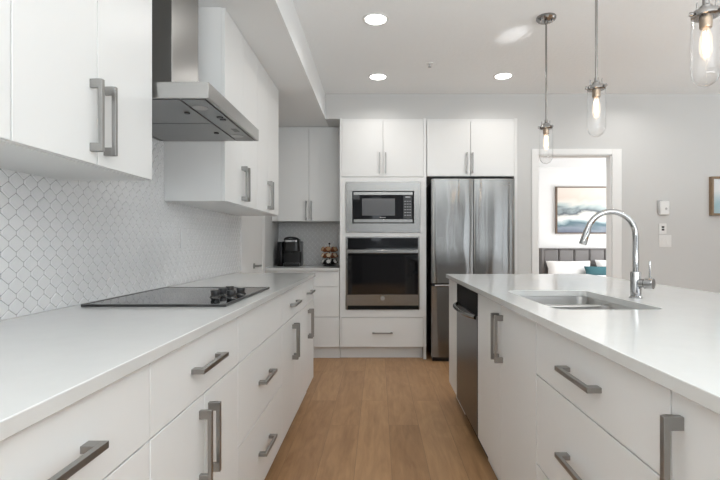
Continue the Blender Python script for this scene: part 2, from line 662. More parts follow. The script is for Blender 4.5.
def handle(f, u, z, orient, parent, L=0.205, label=None):
    bm = BM()
    so, th, ln, h = 0.036, 0.011, 0.024, 0.0065
    if orient == 'v':
        f.box(bm, u - h, u + h, z - L / 2, z + L / 2, so - th, so)
        f.box(bm, u - h, u + h, z - L / 2, z - L / 2 + ln, 0.0003, so - th)
        f.box(bm, u - h, u + h, z + L / 2 - ln, z + L / 2, 0.0003, so - th)
    else:
        f.box(bm, u - L / 2, u + L / 2, z - h, z + h, so - th, so)
        f.box(bm, u - L / 2, u - L / 2 + ln, z - h, z + h, 0.0003, so - th)
        f.box(bm, u + L / 2 - ln, u + L / 2, z - h, z + h, 0.0003, so - th)
    bmesh.ops.remove_doubles(bm, verts=bm.verts, dist=1e-5)
    o = obj('handle', bm, 'nickel', parent, bevel=0.0008)
    if label:
        o['label'] = label
    return o


G = 0.0020


def front(f, kind, u0, u1, z0, z1, parent, hs=()):
    o = obj(kind, f.bb(u0 + G, u1 - G, z0 + G, z1 - G, -0.018, 0), 'cabinet_white', parent, bevel=0.0012)
    for h in hs:
        handle(f, *h, o)
    return o


def cabinet(name, label, f, u0, u1, z0, z1, depth, fronts, group=None, kick=True, cat='cabinet', kickrec=0.055):
    c = f.P((u0 + u1) / 2, 0 if kick else z0, -depth / 2)
    t = thing(name, label, cat, (c[0], c[1], 0 if kick else z0), group)
    obj('body', f.bb(u0 + 0.0006, u1 - 0.0006, z0, z1, -depth, -0.0200 if kick else -0.0184), 'carcass_white' if kick else 'cabinet_white', t)
    if kick:
        obj('toe_kick', f.bb(u0 + 0.0006, u1 - 0.0006, 0.0005, z0 - 0.0005, -depth, -kickrec), 'cabinet_white', t)
    for fr in fronts:
        front(f, *fr[:5], t, fr[5] if len(fr) > 5 else ())
    return t


ZT = 0.905
ZTN = 0.888
ZK = 0.12
ZD = 0.730     # bottom of the top drawers
ZE = 0.425     # between the two deep drawers
# ---------------- left base run
FL = Face('L', -0.505)
DL = 0.638
GB = 'white base cabinets under the left counter'
cabinet('base_cabinet', 'white base cabinet nearest the camera on the left, drawer pull cut by frame edge', FL, 0.38, 1.02, ZK, ZT, DL,
        [('drawer', 0.38, 1.02, ZD, ZT, [(0.70, 0.815, 'h')]),
         ('door', 0.38, 0.70, ZK, ZD, [(0.665, 0.59, 'v')]), ('door', 0.70, 1.02, ZK, ZD, [(0.735, 0.59, 'v')])], GB)
cabinet('base_cabinet', 'white left base cabinet with one drawer over two doors, just before the cooktop', FL, 1.02, 1.66, ZK, ZT, DL,
        [('drawer', 1.02, 1.66, ZD, ZT, [(1.345, 0.818, 'h')]),
         ('door', 1.02, 1.34, ZK, ZD, [(1.303, 0.59, 'v')]), ('door', 1.34, 1.66, ZK, ZD, [(1.372, 0.59, 'v')])], GB)
cabinet('base_cabinet', 'white base cabinet under the cooktop with blank top panel and two deep drawers', FL, 1.66, 2.42, ZK, ZT, DL,
        [('front_panel', 1.66, 2.42, ZD, ZT),
         ('drawer', 1.66, 2.42, ZE, ZD, [(2.045, 0.575, 'h')]), ('drawer', 1.66, 2.42, ZK, ZE, [(2.045, 0.271, 'h')])], GB)
cabinet('base_cabinet', 'white base cabinet just beyond the cooktop drawers, one drawer over two doors', FL, 2.42, 3.04, ZK, ZT, DL,
        [('drawer', 2.42, 3.04, ZD, ZT, [(2.74, 0.812, 'h')]),
         ('door', 2.42, 2.74, ZK, ZD, [(2.712, 0.585, 'v')]), ('door', 2.74, 3.04, ZK, ZD, [(2.768, 0.585, 'v')])], GB)
cabinet('base_cabinet', 'white base cabinet at the far end of the left counter, one drawer over two doors', FL, 3.04, 3.60, ZK, ZT, DL,
        [('drawer', 3.04, 3.60, ZD, ZT, [(3.35, 0.812, 'h')]),
         ('door', 3.04, 3.34, ZK, ZD, [(3.312, 0.585, 'v')]), ('door', 3.34, 3.60, ZK, ZD, [(3.368, 0.585, 'v')])], GB)

ct = obj('countertop', boxbm(XW + 0.0105, -0.492, 0.38, 3.62, ZT + 0.0005, 0.9334), 'quartz', bevel=0.002)
tag(ct, 'long pale quartz countertop on the left, under the cooktop', 'countertop')

# ---------------- left wall cabinets
FU = Face('L', -0.816)
DU = 0.3285
UZ0, UZ1 = 1.392, 2.4245
GU = 'white wall cabinets on the left'
cabinet('wall_cabinet', 'white wall cabinet cut by the upper left frame edge, no pulls in view', FU, 0.388, 1.024, UZ0, UZ1, DU,
        [('door', 0.388, 0.707, UZ0, UZ1), ('door', 0.707, 1.024, UZ0, UZ1)], GU, kick=False)
cabinet('wall_cabinet', 'large white wall cabinet with two long pulls, left of the range hood', FU, 1.024, 1.664, UZ0, UZ1, DU,
        [('door', 1.024, 1.339, UZ0, UZ1, [(1.307, 1.529, 'v')]), ('door', 1.339, 1.664, UZ0, UZ1, [(1.373, 1.529, 'v')])], GU, kick=False)
cabinet('wall_cabinet', 'white wall cabinet directly right of the range hood', FU, 2.451, 3.117, UZ0, UZ1, DU,
        [('door', 2.451, 2.783, UZ0, UZ1, [(2.753, 1.524, 'v')]), ('door', 2.783, 3.117, UZ0, UZ1, [(2.811, 1.524, 'v')])], GU, kick=False)
cabinet('wall_cabinet', 'white wall cabinet at the far end of the left wall, beside the coffee nook cabinet', FU, 3.117, 3.777, UZ0, UZ1, DU,
        [('door', 3.117, 3.428, UZ0, UZ1, [(3.400, 1.523, 'v')]), ('door', 3.428, 3.777, UZ0, UZ1, [(3.455, 1.523, 'v')])], GU, kick=False)

# ---------------- coffee nook
FN = Face('B', 4.63)
NX0, NX1 = -1.144, -0.388
cabinet('base_cabinet', 'white base cabinet with three drawers under the coffee nook counter', FN, NX0, NX1, ZK, ZTN, 0.65,
        [('drawer', NX0, NX1, ZD, ZTN, [(-0.76, 0.812, 'h')]), ('drawer', NX0, NX1, ZE, ZD, [(-0.76, 0.577, 'h')]),
         ('drawer', NX0, NX1, ZK, ZE, [(-0.76, 0.271, 'h')])])
ct = obj('countertop', boxbm(NX0, NX1, 4.612, YN - 0.0105, ZTN + 0.0005, 0.918), 'quartz', bevel=0.002)
tag(ct, 'short pale countertop in the back nook under the coffee maker', 'countertop')
FNU = Face('B', 4.95)
cabinet('wall_cabinet', 'white two door wall cabinet over the coffee maker nook', FNU, NX0, NX1, 1.405, 2.4245, 0.338,
        [('front_panel', NX0, -1.085, 1.405, 2.405), ('door', -1.085, -0.743, 1.405, 2.405, [(-0.772, 1.52, 'v')]),
         ('door', -0.743, NX1, 1.405, 2.405, [(-0.714, 1.52, 'v')])], kick=False)


# ------------------------------------------------------------------ tile backsplashes
def clip(poly, u0, u1, v0, v1):
    for ax, lim, sg in ((0, u0, 1), (0, u1, -1), (1, v0, 1), (1, v1, -1)):
        out = []
        for i in range(len(poly)):
            a, b_ = poly[i], poly[(i + 1) % len(poly)]
            da, db = (a[ax] - lim) * sg, (b_[ax] - lim) * sg
            if da >= 0:
                out.append(a)
            if (da > 0 and db < 0) or (da < 0 and db > 0):
                t = da / (da - db)
                out.append((a[0] + (b_[0] - a[0]) * t, a[1] + (b_[1] - a[1]) * t))
        poly = out
        if len(poly) < 3:
            return []
    return poly


def tiles(name, label, regions, place, tm, gm, W=0.060, R=0.0330, s=0.011):
    h = 2 * R - s
    bm, bm2 = BM(), BM()
    u0, v0 = regions[0][0], regions[0][2]
    u1, v1 = max(r[1] for r in regions), max(r[3] for r in regions)
    nu, nv = int((u1 - u0) / W) + 3, int((v1 - v0) / R) + 3
    for j in range(-1, nv):
        for i in range(-1, nu):
            cu = u0 + i * W + (W / 2 if j % 2 else 0)
            cv = v0 + j * R
            tilt = [random.uniform(-0.0005, 0.0005) for _ in range(2)]

            def hexa(g):
                w2, h2, s2 = W / 2 - g, h / 2 - g * 1.25, s / 2 - g * 0.2
                q = 0.32   # soften the points
                pts = []
                for sx, sy in ((1, 1), (-1, 1), (-1, -1), (1, -1)):
                    a = (cu + sx * w2, cv + sy * s2)
                    b_ = (cu + sx * w2 * 0.88, cv + sy * (s2 + (h2 - s2) * 0.15))
                    c_ = (cu + sx * w2 * q * 0.35, cv + sy * (h2 - (h2 - s2) * 0.07))
                    pts += [a, b_, c_] if sx * sy > 0 else [c_, b_, a]
                return pts
            for rg in regions:
                po = clip(hexa(0.0009), *rg)
                pi_ = clip(hexa(0.0042), *rg)
                if len(po) < 3 or len(pi_) < 3:
                    continue
                top = [bm.verts.new(place(p[0], p[1], 0.0085 + (p[0] - cu) * tilt[0] * 20 + (p[1] - cv) * tilt[1] * 20)) for p in pi_]
                bm.faces.new(top)
                if len(po) == len(pi_):
                    bot = [bm.verts.new(place(p[0], p[1], 0.0055)) for p in po]
                    for k in range(len(po)):
                        k2 = (k + 1) % len(po)
                        bm.faces.new((bot[k], bot[k2], top[k2], top[k]))
    for rg in regions:
        a, b_ = place(rg[0], rg[2], 0.0005), place(rg[1], rg[3], 0.006)
        bx(bm2, a[0], b_[0], a[1], b_[1], a[2], b_[2])
    t = thing(name, label, 'backsplash', place((u0 + u1) / 2, v0, 0.0005))
    obj('grout', bm2, gm, t)
    obj('tile', bm, tm, t)['kind'] = 'stuff'
    return t


tiles('tile_backsplash', 'long glossy white lantern tile backsplash on the left wall, rising behind the range hood',
      [(0.40, 3.80, 0.9339, 1.3915), (1.666, 2.449, 1.3915, 2.4235)],
      lambda u, v, w: (XW + w, u, v), 'tile_white', 'grout')
tiles('tile_backsplash', 'shaded grey lantern tile backsplash at the back of the coffee nook',
      [(NX0 + 0.002, NX1 - 0.002, 0.9185, 1.404)],
      lambda u, v, w: (u, YN - w, v), 'tile_grey', 'grout_light')

# outlets on the left backsplash
for y, lb in ((2.645, 'white outlet plate on the left tiled backsplash, the nearer of two'),
              (3.44, 'white outlet plate on the left tiled backsplash, near the pantry door')):
    t = thing('wall_outlet', lb, 'outlet', (XW + 0.0095, y + 0.038, 1.137), 'outlets on the left backsplash')
    obj('cover_plate', boxbm(XW + 0.0095, XW + 0.0145, y, y + 0.075, 1.137, 1.252), 'tile_white', t, bevel=0.002)
    obj('socket_face', boxbm(XW + 0.0146, XW + 0.0158, y + 0.020, y + 0.055, 1.160, 1.229), 'tile_white', t, bevel=0.0005)

# ------------------------------------------------------------------ oven tower
FT = Face('B', 4.63)
TX0, TX1 = -0.384, 0.487
t = thing('oven_cabinet', 'tall white cabinet at the back holding the microwave and wall oven', 'cabinet', ((TX0 + TX1) / 2, 4.95, 0))
bm = BM()
MX0, MX1 = -0.300, 0.403
bx(bm, TX0, MX0, 4.651, YN - 0.0008, ZK, 2.4245)
bx(bm, MX1, TX1 - 0.002, 4.651, YN - 0.0008, ZK, 2.4245)
bx(bm, MX0, MX1, 4.651, YN - 0.0008, 1.76, 2.4245)
bx(bm, MX0, MX1, 4.651, YN - 0.0008, 1.235, 1.295)
bx(bm, MX0, MX1, 4.651, YN - 0.0008, ZK, 0.505)
obj('body', bm, 'carcass_white', t)
bm = BM()   # face frame around the appliances
FT.box(bm, TX0, TX0 + 0.058, 0.425, 1.832, -0.020, 0)
FT.box(bm, TX1 - 0.066, TX1 - 0.002, 0.425, 1.832, -0.020, 0)
FT.box(bm, TX0 + 0.058, TX1 - 0.066, 1.786, 1.832, -0.020, 0)
FT.box(bm, TX0 + 0.058, TX1 - 0.066, 1.236, 1.275, -0.020, 0)
FT.box(bm, TX0 + 0.058, TX1 - 0.066, 0.425, 0.498, -0.020, 0)
obj('face_frame', bm, 'cabinet_white', t)
for a_ in ((TX0, TX0 + 0.018, ZK, 0.4245), (TX1 - 0.030, TX1 - 0.002, 0.0005, 0.4245), (TX0, TX0 + 0.018, 1.8325, 2.4245),
           (TX1 - 0.030, TX1 - 0.002, 1.8325, 2.4245)):
    obj('side_stile', FT.bb(*a_, -0.020, 0), 'cabinet_white', t)
obj('toe_kick', boxbm(TX0, TX1 - 0.032, 4.70, YN - 0.0008, 0.0005, ZK - 0.0005), 'cabinet_white', t)
front(FT, 'door', TX0 + 0.018, 0.050, 1.835, 2.396, t, [(0.016, 1.974, 'v')])
front(FT, 'door', 0.050, TX1 - 0.030, 1.835, 2.396, t, [(0.076, 1.974, 'v')])
front(FT, 'drawer', TX0 + 0.018, TX1 - 0.030, ZK, 0.422, t, [(0.045, 0.267, 'h')])

# microwave with trim kit
t = thing('microwave', 'built-in microwave with wide steel trim above the wall oven', 'microwave', (0.05, 4.9, 1.296))
bm = BM()
FT.box(bm, -0.322, 0.425, 1.692, 1.785, 0.0005, 0.012)
FT.box(bm, -0.322, 0.425, 1.277, 1.368, 0.0005, 0.012)
FT.box(bm, -0.322, -0.258, 1.368, 1.692, 0.0005, 0.012)
FT.box(bm, 0.361, 0.425, 1.368, 1.692, 0.0005, 0.012)
obj('trim_kit', bm, 'steel', t, bevel=0.0015)
obj('body', boxbm(-0.257, 0.360, 4.632, 5.05, 1.3685, 1.6915), 'black_matte', t)
obj('front_glass', FT.bb(-0.252, 0.355, 1.373, 1.687, -0.001, 0.016), 'black_glass', t, bevel=0.002)
obj('steel_strip', FT.bb(-0.244, 0.347, 1.652, 1.682, 0.0165, 0.020), 'steel', t, bevel=0.001)
obj('steel_strip', FT.bb(-0.244, 0.347, 1.376, 1.408, 0.0165, 0.020), 'steel', t, bevel=0.001)
obj('window', FT.bb(-0.160, 0.170, 1.445, 1.617, 0.0165, 0.0175), 'microwave_window', t)
obj('badge', FT.bb(0.018, 0.078, 1.424, 1.430, 0.0165, 0.0172), 'grey_print', t)
cp = obj('control_panel', FT.bb(0.255, 0.340, 1.415, 1.645, 0.0165, 0.0172), 'black_plastic', t)
obj('display', FT.bb(0.275, 0.325, 1.625, 1.638, 0.0174, 0.018), 'grey_print', cp)
for r in range(6):
    for c in range(3):
        obj('button', FT.bb(0.265 + c * 0.025, 0.280 + c * 0.025, 1.585 - r * 0.028, 1.592 - r * 0.028, 0.0174, 0.018), 'grey_print', cp)

# wall oven
t = thing('wall_oven', 'built-in black glass and steel wall oven under the microwave', 'oven', (0.045, 4.9, 0.505))
obj('body', boxbm(-0.299, 0.402, 4.66, 5.25, 0.5055, 1.2345), 'black_matte', t)
bm = BM()
FT.box(bm, -0.325, 0.415, 0.500, 1.235, -0.0, 0.006)
obj('surround', bm, 'steel', t, bevel=0.001)
cp = obj('control_panel', FT.bb(-0.305, 0.402, 1.105, 1.222, 0.0065, 0.022), 'black_glass', t, bevel=0.0015)
obj('display', FT.bb(-0.02, 0.11, 1.14, 1.195, 0.0222, 0.0228), 'oven_window', cp)
dr = obj('oven_door', FT.bb(-0.305, 0.402, 0.655, 1.096, 0.0065, 0.030), 'black_glass', t, bevel=0.0015)
obj('window', FT.bb(-0.160, 0.300, 0.705, 1.035, 0.0302, 0.0308), 'oven_window', dr)
bp_ = obj('lower_panel', FT.bb(-0.325, 0.410, 0.545, 0.653, 0.0065, 0.030), 'steel', t, bevel=0.0015)
bm = BM()
lathe(bm, FT.P(0.046, 0.617, 0.0302), [(0, 0), (0.022, 0), (0.022, 0.002), (0, 0.002)], 24, (0, -1, 0))
obj('badge', bm, 'nickel', bp_)
obj('vent', FT.bb(-0.305, 0.405, 0.504, 0.540, 0.0065, 0.018), 'black_matte', t)
bm = BM()
FT.box(bm, -0.303, 0.400, 1.068, 1.100, 0.052, 0.066)
FT.box(bm, -0.290, -0.265, 1.074, 1.094, 0.030, 0.052)
FT.box(bm, 0.362, 0.387, 1.074, 1.094, 0.030, 0.052)
obj('handle', bm, 'steel', dr, bevel=0.004)

# ------------------------------------------------------------------ refrigerator and cabinet above
t = thing('fridge_cabinet', 'white two door cabinet above the refrigerator', 'cabinet', (0.945, 4.95, 1.83))
RX0, RX1 = 0.4885, 1.402
bm = BM()
bx(bm, RX0, RX1, 4.651, YN - 0.0008, 1.842, 2.4245)
obj('body', bm, 'carcass_white', t)
bm = BM()
FT.box(bm, RX1 - 0.030, RX1, 0.0005, 2.4245, -0.62, 0.0)
obj('side_panel', bm, 'cabinet_white', t)
front(FT, 'door', RX0 + 0.004, 0.930, 1.842, 2.396, t, [(0.893, 1.974, 'v')])
front(FT, 'door', 0.930, RX1 - 0.030, 1.842, 2.396, t, [(0.949, 1.974, 'v')])

t = thing('refrigerator', 'stainless steel french door refrigerator beside the wall oven', 'refrigerator', (0.935, 4.9, 0))
obj('body', boxbm(0.540, 1.338, 4.60, 5.25, 0.03, 1.79), 'black_plastic', t, bevel=0.004)
FR = Face('B', 4.52)


def fdoor(name, u0, u1, z0, z1, mat, bow=0.010):
    bm = BM()
    n = 14
    loops = []
    for zz in (z0, z1):
        lp = []
        for k in range(n + 1):
            s_ = k / n
            u = u0 + (u1 - u0) * s_
            e = abs(2 * s_ - 1)
            lp.append((u, 4.53 - bow * (1 - e ** 2.5) + (0.004 if k in (0, n) else 0), zz))
        lp += [(u1, 4.595, zz), (u0, 4.595, zz)]
        loops.append(lp)
    loft(bm, loops)
    return obj(name, bm, mat, t, smooth=True)


fl = fdoor('door', 0.526, 0.9395, 0.775, 1.802, 'fridge_steel_waved')
fr = fdoor('door', 0.9465, 1.346, 0.775, 1.802, 'fridge_steel')
obj('badge', boxbm(1.235, 1.295, 4.5205, 4.5235, 1.742, 1.750), 'grey_print', fr)
fz = fdoor('freezer_drawer', 0.526, 1.346, 0.045, 0.742, 'fridge_steel')
bm = BM()
tube(bm, [(0.555, 4.475, 0.757), (1.32, 4.475, 0.757)], 0.010, 14)
tube(bm, [(0.575, 4.525, 0.757), (0.575, 4.475, 0.757)], 0.008, 12)
tube(bm, [(1.30, 4.525, 0.757), (1.30, 4.475, 0.757)], 0.008, 12)
obj('handle', bm, 'lamp_nickel', fz, smooth=True)
obj('base_grille', boxbm(0.54, 1.335, 4.56, 4.62, 0.0005, 0.040), 'black_plastic', t)

# ------------------------------------------------------------------ range hood
t = thing('range_hood', 'stainless chimney range hood over the cooktop', 'range hood', (-0.88, 2.04, 1.6950))
HX = -0.62
HY0, HY1 = 1.681, 2.392
bm = BM()
# canopy: shallow box, hollow underneath
loft(bm, [[(XW + 0.011, HY0, 1.6970), (HX, HY0, 1.6970), (HX, HY1, 1.6970), (XW + 0.011, HY1, 1.6970)],
          [(XW + 0.011, HY0, 1.7560), (HX, HY0, 1.7560), (HX, HY1, 1.7560), (XW + 0.011, HY1, 1.7560)]], cap0=False)
# underside rim and recessed deck
loft(bm, [[(XW + 0.011, HY0, 1.6970), (HX, HY0, 1.6970), (HX, HY1, 1.6970), (XW + 0.011, HY1, 1.6970)],
          [(XW + 0.021, HY0 + 0.012, 1.6970), (HX - 0.012, HY0 + 0.012, 1.6970), (HX - 0.012, HY1 - 0.012, 1.6970), (XW + 0.021, HY1 - 0.012, 1.6970)],
          [(XW + 0.021, HY0 + 0.012, 1.7030), (HX - 0.012, HY0 + 0.012, 1.7030), (HX - 0.012, HY1 - 0.012, 1.7030), (XW + 0.021, HY1 - 0.012, 1.7030)]],
     cap0=False)
bmesh.ops.remove_doubles(bm, verts=bm.verts, dist=1e-5)
cn = obj('canopy', bm, 'hood_steel', t, bevel=0.001)
for y0, y1 in ((HY0 + 0.02, 2.034), (2.040, HY1 - 0.02)):
    fo = obj('grease_filter', boxbm(XW + 0.035, HX - 0.115, y0, y1, 1.6960, 1.7025), 'filter_steel', t, bevel=0.001)
    bm = BM()
    lathe(bm, (HX - 0.155, (y0 + y1) / 2, 1.6958), [(0, 0), (0.012, 0), (0.010, -0.005), (0, -0.005)], 16)
    obj('latch', bm, 'black_plastic', fo, smooth=True)
cs = obj('control_strip', boxbm(HX - 0.108, HX - 0.020, HY0 + 0.02, HY1 - 0.02, 1.6965, 1.7025), 'filter_steel', t, bevel=0.001)
for y in (1.80, 2.27):
    bm = BM()
    lathe(bm, (HX - 0.075, y, 1.6963), [(0, 0), (0.030, 0), (0.030, -0.002), (0, -0.002)], 24)
    obj('lamp_lens', bm, 'grey_plastic', cs, smooth=True)
for y in (1.935, 1.972):
    bm = BM()
    lathe(bm, (HX - 0.045, y, 1.6963), [(0, 0), (0.014, 0), (0.012, -0.004), (0, -0.004)], 18)
    obj('button', bm, 'black_plastic', cs, smooth=True)
obj('display', boxbm(HX - 0.062, HX - 0.038, 2.13, 2.19, 1.6955, 1.6963), 'black_plastic', cs)
obj('chimney', boxbm(XW + 0.011, -0.85, 1.897, 2.178, 1.7565, ZB - 0.0005), 'hood_steel', t, bevel=0.0015)

# ------------------------------------------------------------------ cooktop
t = thing('cooktop', 'black glass cooktop with steel edge set in the left counter', 'cooktop', (-0.82, 2.02, 0.9336))
CX0, CX1, CY0, CY1 = -1.087, -0.556, 1.681, 2.357
bm = BM()
for a in ((CX0, CX1, CY0, CY0 + 0.008), (CX0, CX1, CY1 - 0.008, CY1), (CX0, CX0 + 0.008, CY0 + 0.008, CY1 - 0.008),
          (CX1 - 0.012, CX1, CY0 + 0.008, CY1 - 0.008)):
    bx(bm, *a, 0.9336, 0.9425)
obj('steel_frame', bm, 'dark_steel', t, bevel=0.001)
gl = obj('glass_top', boxbm(CX0 + 0.0085, CX1 - 0.0125, CY0 + 0.0085, CY1 - 0.0085, 0.9336, 0.9412), 'cooktop_glass', t)
for x, y, r in ((-0.94, 1.85, 0.10), (-0.94, 2.18, 0.08), (-0.73, 1.79, 0.075), (-0.73, 2.25, 0.085)):
    bm = BM()
    lathe(bm, (x, y, 0.9413), [(r, 0), (r + 0.0015, 0), (r + 0.0015, 0.0001), (r, 0.0001), (r, 0)], 48)
    obj('burner_ring', bm, 'grey_print', gl)
for x, y in ((-0.681, 1.926), (-0.681, 2.02), (-0.681, 2.115), (-0.613, 1.922), (-0.610, 2.045)):
    bm = BM()
    lathe(bm, (x, y, 0.9415), [(0, 0), (0.0205, 0), (0.0205, 0.005), (0.0175, 0.008), (0.0190, 0.024), (0.0170, 0.028), (0, 0.028)], 24)
    kb = obj('knob', bm, 'black_plastic', t, smooth=True)
    bm = BM()
    lathe(bm, (x, y, 0.9415), [(0.0208, 0.0), (0.0222, 0.0), (0.0222, 0.003), (0.0208, 0.003), (0.0208, 0.0)], 24)
    obj('knob_ring', bm, 'steel', kb, smooth=True)

# ------------------------------------------------------------------ island
FI = Face('I', 0.537)
DI = 0.66
GI = 'white base cabinets along the island front'
cabinet('island_cabinet', 'white island cabinet with one tall door at the lower right frame corner', FI, 0.20, 0.843, ZK, ZT, DI,
        [('door', 0.20, 0.843, ZK, ZT, [(0.812, 0.758, 'v')])], GI)
cabinet('island_cabinet', 'white island cabinet with stacked deep drawers, between the tall doors', FI, 0.843, 1.56, ZK, ZT, DI,
        [('drawer', 0.843, 1.56, 0.722, ZT, [(1.205, 0.812, 'h')]),
         ('drawer', 0.843, 1.56, 0.422, 0.722, [(1.205, 0.566, 'h')]), ('drawer', 0.843, 1.56, ZK, 0.422, [(1.205, 0.27, 'h')])], GI)
ti = cabinet('island_cabinet', 'white two door sink cabinet in the island beside the dishwasher', FI, 1.56, 2.4755, ZK, ZT, DI,
             [('door', 1.56, 2.012, ZK, ZT, [(1.980, 0.754, 'v')]), ('door', 2.012, 2.4755, ZK, ZT, [(2.044, 0.754, 'v')])], GI)
# the sink cabinet is an open box: replace its solid body by a shell
for ch in list(ti.children):
    if ch.name.startswith('body'):
        ch.name = 'old_solid'
        me = ch.data
        bpy.data.objects.remove(ch)
bm = BM()
b0, b1 = 0.557, 0.537 + DI
bx(bm, b0, b1, 1.5606, 1.578, ZK, ZT)
bx(bm, b0, b1, 2.457, 2.4749, ZK, ZT)
bx(bm, b1 - 0.016, b1, 1.578, 2.457, ZK, ZT)
bx(bm, b0, b1 - 0.016, 1.578, 2.457, ZK, ZK + 0.018)
bx(bm, b0, b0 + 0.018, 1.578, 2.457, ZT - 0.08, ZT)
obj('body', bm, 'carcass_white', ti)
cabinet('island_cabinet', 'narrow white end cabinet of the island, left of the dishwasher', FI, 3.132, 3.48, ZK, ZT, DI,
        [('front_panel', 3.132, 3.48, ZK, ZT)], GI)
o = obj('island_back_panel', boxbm(0.537 + DI + 0.001, 0.537 + DI + 0.02, 0.20, 3.48, 0.0005, ZT), 'cabinet_white')
tag(o, 'white panel closing the seating side of the island', 'panel')

# dishwasher
t = thing('dishwasher', 'black steel dishwasher built into the island', 'dishwasher', (0.85, 2.80, 0))
obj('body', boxbm(0.565, 0.537 + DI, 2.482, 3.126, ZK, ZT - 0.001), 'black_matte', t)
obj('toe_kick', boxbm(0.595, 0.537 + DI, 2.482, 3.126, 0.0005, ZK - 0.0005), 'black_matte', t)
dr = obj('door', FI.bb(2.480, 3.128, 0.122, 0.768, -0.025, 0.002), 'dark_steel', t, bevel=0.003)
cp = obj('control_panel', FI.bb(2.480, 3.128, 0.772, 0.893, -0.025, 0.001), 'black_matte', t, bevel=0.002)
bm = BM()
pts = []
for k in range(13):
    s_ = k / 12
    y = 2.515 + (3.095 - 2.515) * s_
    pts.append((0.535 - 0.046 * (1 - abs(2 * s_ - 1) ** 3) - 0.002, y, 0.762))
tube(bm, pts, 0.013, 12)
obj('handle', bm, 'steel', dr, smooth=True)

# island countertop with the sink cut-out
SX0, SX1, SY0, SY1 = 0.630, 1.017, 1.616, 2.267
bm = BM()
outer = [(0.516, 0.18), (1.593, 0.18), (1.593, 3.50), (0.516, 3.50)]
inner = rrect(SX0, SX1, SY0, SY1, 0.045, 6)
z1, z0 = 0.9334, ZT + 0.0005
rings = {}
for nm, lp in (('o', outer), ('i', inner)):
    for zz in (z0, z1):
        rings[nm, zz] = [bm.verts.new((x, y, zz)) for x, y in lp]
for zz in (z0, z1):
    es = []
    for nm in 'oi':
        r_ = rings[nm, zz]
        for k in range(len(r_)):
            es.append(bm.edges.new((r_[k], r_[(k + 1) % len(r_)])))
    bmesh.ops.triangle_fill(bm, edges=es, use_beauty=True)
for nm in 'oi':
    a, b_ = rings[nm, z0], rings[nm, z1]
    for k in range(len(a)):
        k2 = (k + 1) % len(a)
        bm.faces.new((a[k], a[k2], b_[k2], b_[k]))
ct = obj('countertop', bm, 'quartz', bevel=0.002)
tag(ct, 'large pale quartz countertop of the island around the sink', 'countertop')

# sink
t = thing('sink', 'stainless steel double bowl sink under the island countertop', 'sink', (0.82, 1.95, 0.70))
zr = ZT - 0.0005


def ringpts(x0, x1, y0, y1, r, z):
    return [(x, y, z) for x, y in rrect(x0, x1, y0, y1, r, 6)]


bm = BM()
loft(bm, [ringpts(SX0 - 0.022, SX1 + 0.022, SY0 - 0.022, SY1 + 0.022, 0.06, zr - 0.002),
          ringpts(SX0 - 0.022, SX1 + 0.022, SY0 - 0.022, SY1 + 0.022, 0.06, zr),
          ringpts(SX0 - 0.004, SX1 + 0.004, SY0 - 0.004, SY1 + 0.004, 0.045, zr),
          ringpts(SX0 - 0.003, SX1 + 0.003, SY0 - 0.003, SY1 + 0.003, 0.045, zr - 0.014),
          ringpts(SX0 - 0.006, SX1 + 0.006, SY0 - 0.006, SY1 + 0.006, 0.047, zr - 0.014)], cap0=False, cap1=False)
obj('rim', bm, 'sink_steel', t, smooth=True)
zdv = zr - 0.012
bm = BM()
bx(bm, SX0 - 0.002, SX1 + 0.002, 2.026, 2.054, zdv - 0.012, zdv)
obj('divider', bm, 'sink_steel', t, bevel=0.005)
for y0, y1 in ((SY0 - 0.003, 2.027), (2.053, SY1 + 0.003)):
    bm = BM()
    loft(bm, [ringpts(SX0 - 0.003, SX1 + 0.003, y0, y1, 0.045, zdv - 0.002),
              ringpts(SX0 + 0.004, SX1 - 0.004, y0 + 0.006, y1 - 0.006, 0.045, zdv - 0.14),
              ringpts(SX0 + 0.012, SX1 - 0.012, y0 + 0.014, y1 - 0.014, 0.05, zdv - 0.165),
              ringpts(SX0 + 0.035, SX1 - 0.035, y0 + 0.035, y1 - 0.035, 0.05, zdv - 0.175)], cap0=False)
    bmesh.ops.reverse_faces(bm, faces=bm.faces)
    bo = obj('bowl', bm, 'sink_steel', t, smooth=True)
    bm = BM()
    lathe(bm, ((SX0 + SX1) / 2, (y0 + y1) / 2, zdv - 0.1745), [(0, 0), (0.045, 0), (0.045, 0.003), (0.035, 0.004), (0.03, 0.001), (0, 0.001)], 28)
    obj('drain', bm, 'chrome', bo, smooth=True)

# faucet
t = thing('faucet', 'chrome gooseneck kitchen faucet standing behind the island sink', 'faucet', (1.095, 1.954, 0.934))
fx, fy = 1.095, 1.954
bm = BM()
lathe(bm, (fx, fy, 0.9337), [(0, 0), (0.025, 0), (0.025, 0.006), (0.0208, 0.009), (0.0208, 0.108), (0.0185, 0.112), (0.0, 0.112)], 32)
obj('base', bm, 'chrome', t, smooth=True)
bm = BM()
pts = [(fx, fy, 1.040), (fx, fy, 1.12), (fx, fy, 1.193)]
R = 0.1045
cx, cz = fx - R, 1.196
for k in range(1, 25):
    a = math.radians(162) * k / 24
    pts.append((cx + R * math.cos(a), fy, cz + R * math.sin(a)))
tube(bm, pts, 0.0120, 20)
obj('spout', bm, 'chrome', t, smooth=True)
a = math.radians(162)
e = Vector(pts[-1])
dv = Vector((-math.sin(a), 0, math.cos(a))).normalized()
bm = BM()
tube(bm, [e, e + dv * 0.004, e + dv * 0.005, e + dv * 0.066, e + dv * 0.070], [0.0125, 0.0125, 0.0140, 0.0155, 0.0140], 22)
obj('spray_head', bm, 'chrome', t, smooth=True)
bm = BM()
ax = Vector((0.62, -0.78, 0)).normalized()
st = Vector((fx, fy, 0.998)) + ax * 0.015
